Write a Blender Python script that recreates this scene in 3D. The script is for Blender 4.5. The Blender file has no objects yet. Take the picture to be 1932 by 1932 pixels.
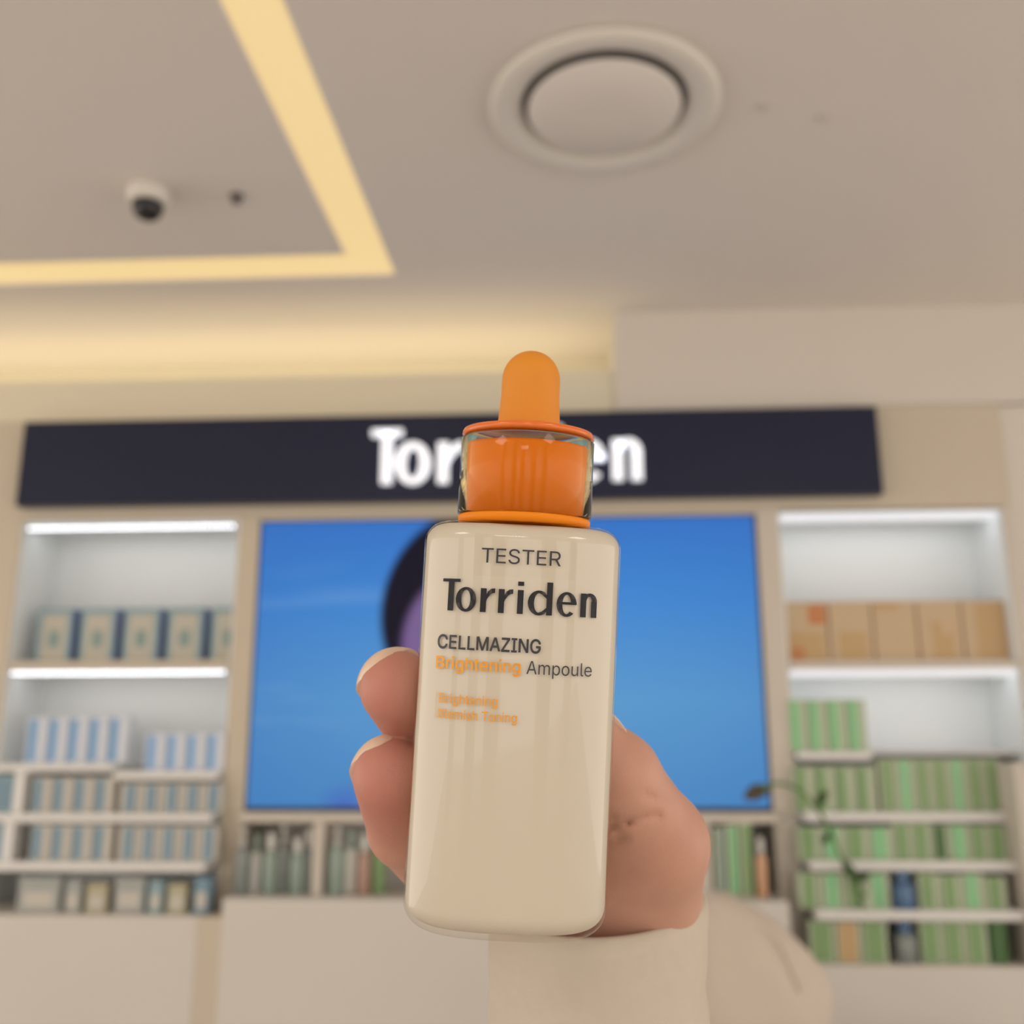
import bpy, bmesh, math, random, os
import numpy as np
from mathutils import Matrix, Vector
random.seed(4)
scene = bpy.context.scene
col = scene.collection

# ------------------------------------------------------------------ camera
ZC = 1.30                                   # lens height above the floor
F = 1930.0                                  # focal length in pixels of the 1932 frame
PITCH, YAW, ROLL = math.radians(13.45), math.radians(-3.0), math.radians(-0.09)
_f = np.array([math.sin(YAW) * math.cos(PITCH), math.cos(YAW) * math.cos(PITCH), math.sin(PITCH)])
_r = np.array([math.cos(YAW), -math.sin(YAW), 0.0])
_u = np.cross(_r, _f)
_c, _s = math.cos(ROLL), math.sin(ROLL)
CR, CU, CF = _c * _r + _s * _u, -_s * _r + _c * _u, _f
CAMPOS = np.array([0, 0, ZC])
cam = bpy.data.cameras.new('camera')
cam.sensor_fit = 'HORIZONTAL'; cam.sensor_width = 36.0; cam.lens = 36.0 * F / 1932.0
cam.clip_start = 0.01; cam.clip_end = 50
cam.dof.use_dof = True; cam.dof.focus_distance = 0.199; cam.dof.aperture_fstop = 14.5
camo = bpy.data.objects.new('camera', cam); col.objects.link(camo)
m = Matrix.Identity(4)
for i in range(3):
    m[i][0], m[i][1], m[i][2], m[i][3] = CR[i], CU[i], -CF[i], CAMPOS[i]
camo.matrix_world = m
scene.camera = camo

# ------------------------------------------------------------------ world, big lights, exposure
w = bpy.data.worlds.new('world'); scene.world = w; w.use_nodes = True
w.node_tree.nodes['Background'].inputs[0].default_value = (1.0, 0.925, 0.84, 1)
w.node_tree.nodes['Background'].inputs[1].default_value = 2.05
vs = scene.view_settings
vs.view_transform = 'Standard'; vs.look = 'None'; vs.gamma = 1.0; vs.use_curve_mapping = False
vs.exposure = 0.0


def ray(px, py):
    return (px - 966) / F * CR - (py - 966) / F * CU + CF


def at_y(px, py, Y):
    d = ray(px, py); return CAMPOS + d * (Y / d[1])


def cs(px, py, depth):                      # measured point at a given distance from the lens plane
    return CAMPOS + ray(px, py) * depth


def s2l(r, g, b):
    f = lambda v: (v / 255 / 12.92) if v <= 10 else ((v / 255 + 0.055) / 1.055) ** 2.4
    return (f(r), f(g), f(b), 1.0)


# ------------------------------------------------------------------ materials
MATS = {}


def mat(name, color, rough=0.5, spec=0.5, metal=0.0, emit=None, estr=0.0, noise=0.0, nscale=20.0, bump=0.0, coat=0.0, sss=0.0):
    if name in MATS: return MATS[name]
    mt = bpy.data.materials.new(name); mt.use_nodes = True
    nt = mt.node_tree; b = nt.nodes['Principled BSDF']
    b.inputs['Base Color'].default_value = color
    b.inputs['Roughness'].default_value = rough
    b.inputs['Specular IOR Level'].default_value = spec
    b.inputs['Metallic'].default_value = metal
    b.inputs['Coat Weight'].default_value = coat
    b.inputs['Coat Roughness'].default_value = 0.04
    if sss:
        b.inputs['Subsurface Weight'].default_value = sss
        b.inputs['Subsurface Radius'].default_value = (1.0, 0.35, 0.2)
        b.inputs['Subsurface Scale'].default_value = 0.003
    if emit:
        b.inputs['Emission Color'].default_value = emit
        b.inputs['Emission Strength'].default_value = estr
    if noise or bump:
        tc = nt.nodes.new('ShaderNodeTexCoord')
        n = nt.nodes.new('ShaderNodeTexNoise'); n.inputs['Scale'].default_value = nscale; n.inputs['Detail'].default_value = 4
        nt.links.new(tc.outputs['Object'], n.inputs['Vector'])
        if noise:
            hsv = nt.nodes.new('ShaderNodeHueSaturation'); hsv.inputs['Color'].default_value = color
            mr = nt.nodes.new('ShaderNodeMapRange')
            mr.inputs['To Min'].default_value = 1 - noise; mr.inputs['To Max'].default_value = 1 + noise
            nt.links.new(n.outputs['Fac'], mr.inputs['Value']); nt.links.new(mr.outputs['Result'], hsv.inputs['Value'])
            nt.links.new(hsv.outputs['Color'], b.inputs['Base Color'])
        if bump:
            bp = nt.nodes.new('ShaderNodeBump'); bp.inputs['Strength'].default_value = bump; bp.inputs['Distance'].default_value = 0.001
            nt.links.new(n.outputs['Fac'], bp.inputs['Height']); nt.links.new(bp.outputs['Normal'], b.inputs['Normal'])
    MATS[name] = mt
    return mt


def glass_mat(name, color, rough=0.02, ior=1.45):
    mt = bpy.data.materials.new(name); mt.use_nodes = True
    b = mt.node_tree.nodes['Principled BSDF']
    b.inputs['Base Color'].default_value = color; b.inputs['Roughness'].default_value = rough
    b.inputs['Transmission Weight'].default_value = 1.0; b.inputs['IOR'].default_value = ior
    return mt


def thin_clear(name, tint, ior=1.45, rough=0.03):
    mt = bpy.data.materials.new(name); mt.use_nodes = True
    nt = mt.node_tree; nt.nodes.remove(nt.nodes['Principled BSDF'])
    tr = nt.nodes.new('ShaderNodeBsdfTransparent'); tr.inputs[0].default_value = tint
    gl = nt.nodes.new('ShaderNodeBsdfGlossy'); gl.inputs['Roughness'].default_value = rough
    fr = nt.nodes.new('ShaderNodeFresnel'); fr.inputs['IOR'].default_value = ior
    mx = nt.nodes.new('ShaderNodeMixShader')
    ge = nt.nodes.new('ShaderNodeNewGeometry'); inv = nt.nodes.new('ShaderNodeMath'); inv.operation = 'SUBTRACT'; inv.inputs[0].default_value = 1.0
    nt.links.new(ge.outputs['Backfacing'], inv.inputs[1])
    mu = nt.nodes.new('ShaderNodeMath'); mu.operation = 'MULTIPLY'
    nt.links.new(fr.outputs[0], mu.inputs[0]); nt.links.new(inv.outputs[0], mu.inputs[1])
    nt.links.new(mu.outputs[0], mx.inputs[0]); nt.links.new(tr.outputs[0], mx.inputs[1]); nt.links.new(gl.outputs[0], mx.inputs[2])
    nt.links.new(mx.outputs[0], nt.nodes['Material Output'].inputs[0])
    return mt


M_CEIL = mat('ceiling_paint', (0.735, 0.685, 0.64, 1), 0.8, 0.2, noise=0.02, nscale=1.5)
M_WALL = mat('wall_paint', (0.66, 0.61, 0.55, 1), 0.75, 0.25, noise=0.02, nscale=2)
M_COVEWALL = mat('cove_paint', (0.72, 0.66, 0.52, 1), 0.75, 0.2)
M_FRAME = mat('cabinet_frame_laminate', (0.575, 0.505, 0.40, 1), 0.5, 0.4, noise=0.03, nscale=3)
M_BASE = mat('cabinet_base_laminate', (0.64, 0.60, 0.555, 1), 0.5, 0.35, noise=0.03, nscale=2)
M_WHITE = mat('white_laminate', (0.80, 0.83, 0.84, 1), 0.35, 0.5)
M_ACRYL = mat('white_acrylic', (0.73, 0.72, 0.70, 1), 0.25, 0.5)
M_FLOOR = mat('floor_stone', (0.55, 0.50, 0.45, 1), 0.35, 0.5, noise=0.08, nscale=6)
M_NAVY = mat('navy_acrylic', s2l(40, 44, 64), 0.25, 0.22)
M_BLACK = mat('black_plastic', (0.012, 0.012, 0.016, 1), 0.3, 0.5)
M_LETTER = mat('lit_letter', (0.8, 0.8, 0.85, 1), 0.5, emit=(0.90, 0.94, 1.0, 1), estr=0.75)
M_LETSIDE = mat('letter_side', (0.6, 0.62, 0.68, 1), 0.4)
M_LED = mat('led_diffuser', (0.5, 0.5, 0.52, 1), 0.4, emit=(0.88, 0.93, 1.0, 1), estr=0.6)
M_DIODE = mat('led_diode', (0.9, 0.9, 0.9, 1), 0.4, emit=(0.90, 0.94, 1.0, 1), estr=8.5)
M_COVE = mat('cove_diffuser', (0.35, 0.33, 0.27, 1), 0.5, emit=s2l(255, 220, 148), estr=0.70)
M_TROUGH = mat('trough_led', (0.9, 0.85, 0.7, 1), 0.5, emit=s2l(255, 238, 198), estr=2.3)
M_DOWN = mat('luminaire_diffuser', (0.9, 0.9, 0.9, 1), 0.5, emit=(1.0, 0.94, 0.86, 1), estr=9.0)
M_PLASTIC = mat('white_plastic', (0.72, 0.68, 0.62, 1), 0.4, 0.4)


# ------------------------------------------------------------------ mesh helpers
def add_box(bm, x0, x1, y0, y1, z0, z1):
    v = [bm.verts.new(p) for p in ((x0, y0, z0), (x1, y0, z0), (x1, y1, z0), (x0, y1, z0), (x0, y0, z1), (x1, y0, z1), (x1, y1, z1), (x0, y1, z1))]
    for q in ((0, 3, 2, 1), (4, 5, 6, 7), (0, 1, 5, 4), (1, 2, 6, 5), (2, 3, 7, 6), (3, 0, 4, 7)):
        bm.faces.new([v[i] for i in q])


def link(name, me, material, parent=None, smooth=False):
    if material: me.materials.append(material)
    if smooth:
        for p in me.polygons: p.use_smooth = True
    o = bpy.data.objects.new(name, me); col.objects.link(o)
    if parent: o.parent = parent
    return o


def build(name, bm, material, parent=None, smooth=False, bevel=0.0, bseg=1):
    if bevel:
        bmesh.ops.bevel(bm, geom=list(bm.edges), offset=bevel, segments=bseg, affect='EDGES', profile=0.5)
    bmesh.ops.recalc_face_normals(bm, faces=list(bm.faces))
    me = bpy.data.meshes.new(name); bm.to_mesh(me); bm.free()
    return link(name, me, material, parent, smooth)


def box(name, x0, x1, y0, y1, z0, z1, material, parent=None, bevel=0.0):
    """box in parent space; origin at its base centre"""
    cx, cy = (x0 + x1) / 2, (y0 + y1) / 2
    bm = bmesh.new(); add_box(bm, x0 - cx, x1 - cx, y0 - cy, y1 - cy, 0, z1 - z0)
    o = build(name, bm, material, parent, bevel=bevel)
    o.location = (cx, cy, z0)
    return o


def lathe(name, prof, material, parent=None, seg=64, smooth=True, ax=1.0, by=1.0, expo=2.0, caps=True):
    bm = bmesh.new(); rings = []
    for (r, z) in prof:
        ring = []
        for k in range(seg):
            t = 2 * math.pi * k / seg; c, s = math.cos(t), math.sin(t)
            q = (abs(c) ** expo + abs(s) ** expo) ** (-1 / expo) if expo != 2 else 1
            ring.append(bm.verts.new((r * q * c * ax, r * q * s * by, z)))
        rings.append(ring)
    for a, b in zip(rings, rings[1:]):
        for k in range(seg):
            bm.faces.new((a[k], a[(k + 1) % seg], b[(k + 1) % seg], b[k]))
    if caps:
        bm.faces.new(rings[0][::-1]); bm.faces.new(rings[-1])
    return build(name, bm, material, parent, smooth)


def tube(name, pts, r, material, parent, seg=8, sub=6):
    P_ = [Vector(q) for q in pts]; out = []
    for i in range(len(P_) - 1):
        a, b = P_[i], P_[i + 1]; a0 = P_[max(i - 1, 0)]; b1 = P_[min(i + 2, len(P_) - 1)]
        for k in range(sub):
            t = k / sub
            out.append(0.5 * ((2 * a) + (b - a0) * t + (2 * a0 - 5 * a + 4 * b - b1) * t * t + (3 * a - a0 - 3 * b + b1) * t ** 3))
    out.append(P_[-1])
    bm = bmesh.new(); rings = []
    for i, c in enumerate(out):
        d = (out[min(i + 1, len(out) - 1)] - out[max(i - 1, 0)]).normalized()
        u = d.cross(Vector((0.1, 1, 0.2))).normalized(); v = d.cross(u)
        rings.append([bm.verts.new(c + (u * math.cos(2 * math.pi * k / seg) + v * math.sin(2 * math.pi * k / seg)) * r) for k in range(seg)])
    for a, b in zip(rings, rings[1:]):
        for k in range(seg): bm.faces.new((a[k], a[(k + 1) % seg], b[(k + 1) % seg], b[k]))
    bm.faces.new(rings[0][::-1]); bm.faces.new(rings[-1])
    return build(name, bm, material, parent, True)


def empty(name, loc):
    o = bpy.data.objects.new(name, None); col.objects.link(o); o.location = loc; o.empty_display_size = 0.05
    return o


def tag(o, label=None, cat=None, group=None, kind=None):
    if label: o['label'] = label
    if cat: o['category'] = cat
    if group: o['group'] = group
    if kind: o['kind'] = kind
    return o


def struct(o, label, cat):
    return tag(o, label, cat, kind='structure')


ORD = ['first', 'second', 'third', 'fourth', 'fifth', 'sixth', 'seventh', 'eighth', 'ninth', 'tenth', 'eleventh', 'twelfth']

# ------------------------------------------------------------------ room shell
WY = 2.90                                   # front plane of the display wall
CZ = 2.612                                  # ceiling height
BACKY = 3.25
struct(box('floor', -5, 5, -5, 3.4, -0.1, 0, M_FLOOR), 'pale stone shop floor below the cabinets', 'floor')
# ceiling with the slot of the cove light left open
OX, OY, IX, IY = -0.462, 2.610, -0.578, 2.482
CX0, CY0 = -3.2, 0.0                        # far corner of the light frame (beyond the picture)
SL = 0.0243                                  # the long side of the frame runs slightly off square


def add_prism(bm, pts, z0, z1):
    lo_ = [bm.verts.new((x, y, z0)) for x, y in pts]; hi_ = [bm.verts.new((x, y, z1)) for x, y in pts]
    n = len(pts); bm.faces.new(lo_[::-1]); bm.faces.new(hi_)
    for k in range(n): bm.faces.new((lo_[k], lo_[(k + 1) % n], hi_[(k + 1) % n], hi_[k]))


def oxs(y): return OX + SL * (y - OY)
def ixs(y): return IX + SL * (y - IY)


bm = bmesh.new()
T = 0.12
add_prism(bm, [(oxs(-5), -5), (5, -5), (5, 3.4), (oxs(3.4), 3.4)], CZ, CZ + T)
add_prism(bm, [(-5, OY), (oxs(OY), OY), (oxs(3.4), 3.4), (-5, 3.4)], CZ, CZ + T)
add_prism(bm, [(-5, -5), (CX0, -5), (CX0, OY), (-5, OY)], CZ, CZ + T)
add_prism(bm, [(CX0, -5), (oxs(-5), -5), (oxs(CY0), CY0), (CX0, CY0)], CZ, CZ + T)
add_prism(bm, [(CX0 + 0.116, CY0 + 0.116), (ixs(CY0 + 0.116), CY0 + 0.116), (ixs(IY), IY), (CX0 + 0.116, IY)], CZ, CZ + T)
struct(build('ceiling', bm, M_CEIL), 'beige painted shop ceiling around the light frame', 'ceiling')
cove = empty('ceiling_light_frame', (0, 0, CZ))
tag(cove, 'large rectangular warm white light frame set into the ceiling', 'ceiling light')
for pts_ in ([(CX0, IY), (ixs(IY), IY), (oxs(IY), IY), (oxs(OY), OY), (CX0, OY)], [(ixs(CY0), CY0), (oxs(CY0), CY0), (oxs(IY), IY), (ixs(IY), IY)],
             [(CX0, CY0), (CX0 + 0.116, CY0), (CX0 + 0.116, IY), (CX0, IY)], [(CX0 + 0.116, CY0), (ixs(CY0), CY0), (ixs(CY0), CY0 + 0.116), (CX0 + 0.116, CY0 + 0.116)]):
    bm = bmesh.new(); add_prism(bm, pts_, 0.006, 0.02)
    build('diffuser', bm, M_COVE, cove)

RX0 = 0.158                                 # recess right end
struct(box('wall_back', -5, 5, BACKY, BACKY + 0.1, 0, CZ, M_COVEWALL), 'cream wall behind the light trough', 'wall')
# plain bulkhead right of the trough
struct(box('wall_upper', RX0, 0.79, WY - 0.004, BACKY, 2.30, CZ, M_WALL), 'plain beige bulkhead above the sign beside the light trough', 'wall')
struct(box('wall_right', 0.79, 3.2, WY, BACKY, 2.302, CZ, M_WALL), 'beige wall panel above the right cabinet', 'wall')
struct(box('wall_lower', 1.27, 3.2, WY + 0.012, BACKY, 0, 2.298, M_WALL), 'beige wall panel at the right edge of the cabinets', 'wall')
struct(box('wall_left', -3.6, -1.735, WY, BACKY, 0, 2.288, M_FRAME), 'tan wall panel beside the left cabinet', 'wall')
# fascia band between sign and cabinets
struct(box('trim_1', -1.735, 1.27, WY, BACKY, 1.985, 2.30, M_FRAME), 'tan fascia band behind the dark sign', 'trim')
# valance with hidden warm strip
struct(box('trim_2', -3.6, RX0, WY + 0.01, WY + 0.03, 2.30, 2.432, M_COVEWALL), 'cream valance board hiding the trough light', 'trim')
tl = empty('trough_light', (-0.7, 3.10, 2.31))
tag(tl, 'hidden warm strip light glowing behind the cream valance', 'strip light')
box('housing', -2.4, 0.84, -0.085, 0.085, 0.0, 0.012, M_PLASTIC, tl)
box('diffuser', -2.4, 0.84, -0.075, 0.075, 0.012, 0.02, M_TROUGH, tl)
struct(box('trough_floor', -3.6, RX0, WY + 0.03, BACKY, 2.29, 2.31, M_COVEWALL), 'cream floor of the light trough', 'trim')
# unseen columns added behind the camera to give the bottle upright reflection streaks
for k, x in enumerate((-3.6, -1.5, -0.35, 1.1, 2.9)):
    struct(box('reflection_column', x - 0.28, x + 0.28, -4.4, -3.9, 0, CZ, M_WALL), ['far left', 'left', 'central', 'right', 'far right'][k] + ' beige unseen column added for streaks in the bottle reflection', 'reflection_column')

# ceiling luminaires behind the photographer
for k, (x, y) in enumerate(((-1.3, -1.2), (1.3, -1.2), (0.0, -2.6))):
    L = empty('ceiling_lamp', (x, y, CZ))
    tag(L, ['left', 'right', 'rear'][k] + ' white square ceiling lamp behind the photographer', 'ceiling lamp', 'square ceiling lamps')
    box('frame', -0.32, 0.32, -0.32, 0.32, -0.03, 0, M_PLASTIC, L, bevel=0.004)
    box('diffuser', -0.29, 0.29, -0.29, 0.29, -0.034, -0.029, M_DOWN, L)

# ------------------------------------------------------------------ ceiling fittings
dif = empty('ceiling_diffuser', (0.094, 1.868, CZ))
tag(dif, 'large round beige air diffuser in the ceiling with a dark ring gap', 'air diffuser')
lathe('outer_ring', [(0.228, 0.0), (0.236, -0.004), (0.238, -0.010), (0.228, -0.017), (0.205, -0.018), (0.183, -0.012), (0.172, -0.004), (0.168, 0.0)], M_PLASTIC, dif, 96, caps=False)
lathe('gap', [(0.172, -0.002), (0.150, -0.001), (0.135, -0.001)], mat('diffuser_gap', (0.15, 0.145, 0.135, 1), 0.7), dif, 96, caps=True)
lathe('centre_plate', [(0.150, -0.008), (0.157, -0.011), (0.158, -0.015), (0.154, -0.019), (0.05, -0.022), (0.004, -0.022)], M_CEIL, dif, 96)

dc = empty('security_camera', (-0.975, 2.14, CZ))
tag(dc, 'small white dome security camera with a black lens ball on the ceiling', 'security camera')
lathe('base', [(0.048, 0.0), (0.050, -0.006), (0.049, -0.028), (0.044, -0.036), (0.036, -0.038)], M_PLASTIC, dc, 48)
lathe('dome', [(0.036, -0.036), (0.036, -0.048), (0.033, -0.060), (0.026, -0.070), (0.014, -0.077), (0.003, -0.079)], mat('camera_dome', (0.01, 0.01, 0.012, 1), 0.12), dc, 48)
sp = empty('sprinkler', (-0.775, 2.175, CZ))
tag(sp, 'small grey sprinkler head on the ceiling beside the dome camera', 'sprinkler')
M_GREYM = mat('grey_metal', (0.22, 0.20, 0.19, 1), 0.4, metal=0.6)
lathe('escutcheon', [(0.018, 0.0), (0.018, -0.003), (0.010, -0.006)], M_GREYM, sp, 24)
lathe('deflector', [(0.005, -0.004), (0.005, -0.016), (0.013, -0.017), (0.013, -0.019), (0.002, -0.020)], M_GREYM, sp, 24)
for k, (x, y) in enumerate(((0.424, 1.893), (0.559, 1.937))):
    o = lathe('sprinkler_cover', [(0.016, 0.0), (0.016, -0.002), (0.013, -0.004), (0.002, -0.004)], mat('sprinkler_cover_paint', (0.62, 0.57, 0.55, 1), 0.6), None, 24)
    o.location = (x, y, CZ)
    tag(o, ['tiny flush sprinkler cover on the ceiling just right of the round diffuser', 'tiny flush sprinkler cover farther right of the round diffuser'][k], 'sprinkler cover', 'flush sprinkler covers')

# ------------------------------------------------------------------ lettering of the sign: strips of quads with thick stems and thin joins
def ell(cx, cz, rx, rz, a0, a1, n):
    return [(cx + rx * math.cos(math.radians(a0 + (a1 - a0) * k / n)), cz + rz * math.sin(math.radians(a0 + (a1 - a0) * k / n))) for k in range(n + 1)]


def ring_strip(cx, cz, rx, rz, tx, tz, a0, a1, n=40):
    return list(zip(ell(cx, cz, rx, rz, a0, a1, n), ell(cx, cz, rx - tx, rz - tz, a0, a1, n)))


def bar(x0, x1, z0, z1):
    return [((x0, z0), (x1, z0)), ((x0, z1), (x1, z1))]


def glyphs(S=0.18, TH=0.085):
    xh = 0.74; mid = xh / 2
    g = {}
    g['T'] = [bar(0.185, 0.185 + S, 0, 1.0 - TH * 0.5), bar(0.0, 0.55, 1.0 - TH * 1.15, 1.0)]
    g['o'] = [ring_strip(0.315, mid, 0.315, mid + 0.015, S * 0.98, TH, 0, 360, 56)]
    arm = list(zip([(S * 0.9, 0.42), (S * 1.02, 0.56), (S * 1.3, 0.66), (S * 1.8, 0.735), (0.44, 0.75)],
                   [(S * 0.9, 0.30), (S * 1.15, 0.42), (S * 1.6, 0.54), (S * 2.0, 0.595), (0.44, 0.61)]))
    g['r'] = [bar(0, S, 0, xh), arm]
    g['i'] = [bar(0, S, 0, xh), bar(0, S, 0.87, 1.0)]
    g['d'] = [ring_strip(0.335, mid, 0.335, mid + 0.015, S * 1.05, TH, 62, 298, 40), bar(0.75 - S, 0.75, 0, 1.02),
              list(zip([(0.49, 0.72), (0.58, 0.62)], [(0.42, 0.64), (0.58, 0.50)])), list(zip([(0.49, 0.015), (0.58, 0.11)], [(0.42, 0.095), (0.58, 0.24)]))]
    g['e'] = [ring_strip(0.31, mid, 0.31, mid + 0.015, S * 0.98, TH, 0, 315, 50), bar(0.13, 0.60, mid - 0.005, mid + TH * 0.85)]
    arch = list(zip(ell(0.29, 0.50, 0.23, 0.255, 165, 0, 18), ell(0.27, 0.46, 0.09, 0.19, 165, 0, 18)))
    g['n'] = [bar(0, S, 0, xh), arch, bar(0.52 - S, 0.52, 0, 0.50)]
    return g


WORD = [('T', 0.0), ('o', 0.43), ('r', 1.19), ('r', 1.74), ('i', 2.32), ('d', 2.64), ('e', 3.52), ('n', 4.26)]
WORDW = 4.78


def letter_mesh(strips, sx, sz, thick):
    """extruded letter in the XZ plane, facing -Y; origin at the word's left baseline"""
    bm = bmesh.new()
    for st in strips:
        fr = [[bm.verts.new((p[0] * sx, -thick, p[1] * sz)) for p in pr] for pr in st]
        bk = [[bm.verts.new((p[0] * sx, 0, p[1] * sz)) for p in pr] for pr in st]
        n = len(st)
        for k in range(n - 1):
            bm.faces.new((fr[k][0], fr[k][1], fr[k + 1][1], fr[k + 1][0]))
            bm.faces.new((bk[k][0], bk[k + 1][0], bk[k + 1][1], bk[k][1]))
            for e in (0, 1):
                bm.faces.new((fr[k][e], fr[k + 1][e], bk[k + 1][e], bk[k][e]))
        for k in (0, n - 1):
            bm.faces.new((fr[k][0], fr[k][1], bk[k][1], bk[k][0]))
    return bm


# sign board
SY = WY - 0.045
a = at_y(41, 797, SY); b = at_y(1656, 765, SY); c = at_y(1665, 930, SY); d = at_y(33, 955, SY)
sx0, sx1 = (a[0] + d[0]) / 2, (b[0] + c[0]) / 2
sz0, sz1 = (c[2] + d[2]) / 2, (a[2] + b[2]) / 2
sign = empty('sign_board', ((sx0 + sx1) / 2, SY, sz0))
tag(sign, 'long dark navy sign board with glowing white letters above the screen', 'sign')
hw = (sx1 - sx0) / 2
box('panel', -hw, hw, 0, 0.05, 0, sz1 - sz0, M_NAVY, sign, bevel=0.002)
G = glyphs(0.19, 0.105)
p0 = at_y(700, 917, SY); p1 = at_y(1212, 905, SY); pt = at_y(735, 815, SY)
lw = p1[0] - p0[0]; lh = pt[2] - p0[2]
for ch, ox in WORD:
    bm = letter_mesh(G[ch], lw / WORDW, lh, 0.018)
    o = build('letter', bm, M_LETTER, sign)
    o.location = (p0[0] + ox * lw / WORDW - sign.location.x, 0, (p0[2] + p1[2]) / 2 - sz0)

# ------------------------------------------------------------------ television
a = at_y(497, 985, WY); b = at_y(1423, 975, WY); c = at_y(1448, 1522, WY); d = at_y(465, 1523, WY)
tx0, tx1 = (a[0] + d[0]) / 2, (b[0] + c[0]) / 2
tz0, tz1 = (c[2] + d[2]) / 2, (a[2] + b[2]) / 2
TW, TH_ = tx1 - tx0, tz1 - tz0
tv = empty('television', ((tx0 + tx1) / 2, WY, tz0))
tag(tv, 'wide wall screen showing a blue picture with a dark haired head', 'television')
box('housing', -TW / 2 - 0.008, TW / 2 + 0.010, 0.0, 0.05, -0.012, TH_ + 0.006, M_BLACK, tv, bevel=0.003)
bm = bmesh.new(); add_box(bm, -TW / 2, TW / 2, -0.003, 0.002, 0, TH_)


def px2scr(px, py):
    p = at_y(px, py, WY); return ((p[0] - tx0) / TW, (p[2] - tz0) / TH_)


def screen_mat():
    mt = bpy.data.materials.new('screen_picture'); mt.use_nodes = True
    nt = mt.node_tree; N = nt.nodes; L = nt.links; bs = N['Principled BSDF']
    bs.inputs['Base Color'].default_value = (0.01, 0.01, 0.012, 1); bs.inputs['Roughness'].default_value = 0.4; bs.inputs['Specular IOR Level'].default_value = 0.06
    tc = N.new('ShaderNodeTexCoord'); sep = N.new('ShaderNodeSeparateXYZ'); L.new(tc.outputs['Generated'], sep.inputs[0])

    def math_(op, a, b=None, clamp=False):
        n = N.new('ShaderNodeMath'); n.operation = op; n.use_clamp = clamp
        for i, v in enumerate((a, b)):
            if v is None: continue
            if isinstance(v, (int, float)): n.inputs[i].default_value = v
            else: L.new(v, n.inputs[i])
        return n.outputs[0]
    X, Z = sep.outputs['X'], sep.outputs['Z']

    def mix(fac, c1, c2):
        n = N.new('ShaderNodeMix'); n.data_type = 'RGBA'
        L.new(fac, n.inputs[0])
        for i, v in ((6, c1), (7, c2)):
            if isinstance(v, tuple): n.inputs[i].default_value = v
            else: L.new(v, n.inputs[i])
        return n.outputs[2]

    def blob(cx, cz, rx, rz, soft):
        dx = math_('DIVIDE', math_('SUBTRACT', X, cx), rx); dz = math_('DIVIDE', math_('SUBTRACT', Z, cz), rz)
        q = math_('SQRT', math_('ADD', math_('MULTIPLY', dx, dx), math_('MULTIPLY', dz, dz)))
        return math_('MULTIPLY', math_('SUBTRACT', 1.0, q), 1.0 / soft, True)
    cr = N.new('ShaderNodeValToRGB'); L.new(Z, cr.inputs[0])
    e = cr.color_ramp.elements
    e[0].position = 0.0; e[0].color = s2l(78, 140, 196)
    e[1].position = 1.0; e[1].color = s2l(52, 116, 200)
    k = e.new(0.35); k.color = s2l(92, 156, 208)
    k = e.new(0.72); k.color = s2l(64, 136, 212)
    base = cr.outputs[0]
    # slightly deeper blue towards both sides
    edge = math_('MULTIPLY', math_('ABSOLUTE', math_('SUBTRACT', X, 0.56)), 1.2, True)
    edge = math_('POWER', edge, 2.0)
    base = mix(edge, base, s2l(52, 112, 190))
    # soft pale streaks
    nz = N.new('ShaderNodeTexNoise'); nz.inputs['Scale'].default_value = 3.0; nz.inputs['Detail'].default_value = 2
    mp = N.new('ShaderNodeMapping'); mp.inputs['Scale'].default_value = (0.7, 1, 4.0); L.new(tc.outputs['Generated'], mp.inputs[0]); L.new(mp.outputs[0], nz.inputs['Vector'])
    st = math_('MULTIPLY', math_('SUBTRACT', nz.outputs['Fac'], 0.52), 1.6, True)
    st = math_('MULTIPLY', st, blob(0.10, 0.50, 0.5, 0.4, 0.8))
    base = mix(st, base, s2l(140, 184, 226))
    sx_, sz_ = px2scr(650, 1525)
    base = mix(math_('MULTIPLY', blob(sx_, sz_, 0.06, 0.10, 1.0), 0.6), base, s2l(70, 80, 190))
    bx, bz = px2scr(905, 1640)
    base = mix(blob(bx, bz, 0.285, 0.42, 0.12), base, s2l(126, 120, 186))     # shoulders
    nx, nz_ = px2scr(905, 1400)
    hx, hz = px2scr(905, 1160)
    hair = blob(hx, hz, 0.205, 0.40, 0.06)
    base = mix(hair, base, s2l(14, 10, 30))
    base = mix(blob(nx, nz_, 0.075, 0.26, 0.12), base, s2l(120, 94, 136))     # neck
    fx, fz = px2scr(885, 1220)
    base = mix(blob(fx, fz, 0.142, 0.29, 0.12), base, s2l(122, 96, 146))
    L.new(base, bs.inputs['Emission Color']); bs.inputs['Emission Strength'].default_value = 0.95
    return mt


build('screen', bm, screen_mat(), tv)

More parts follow.
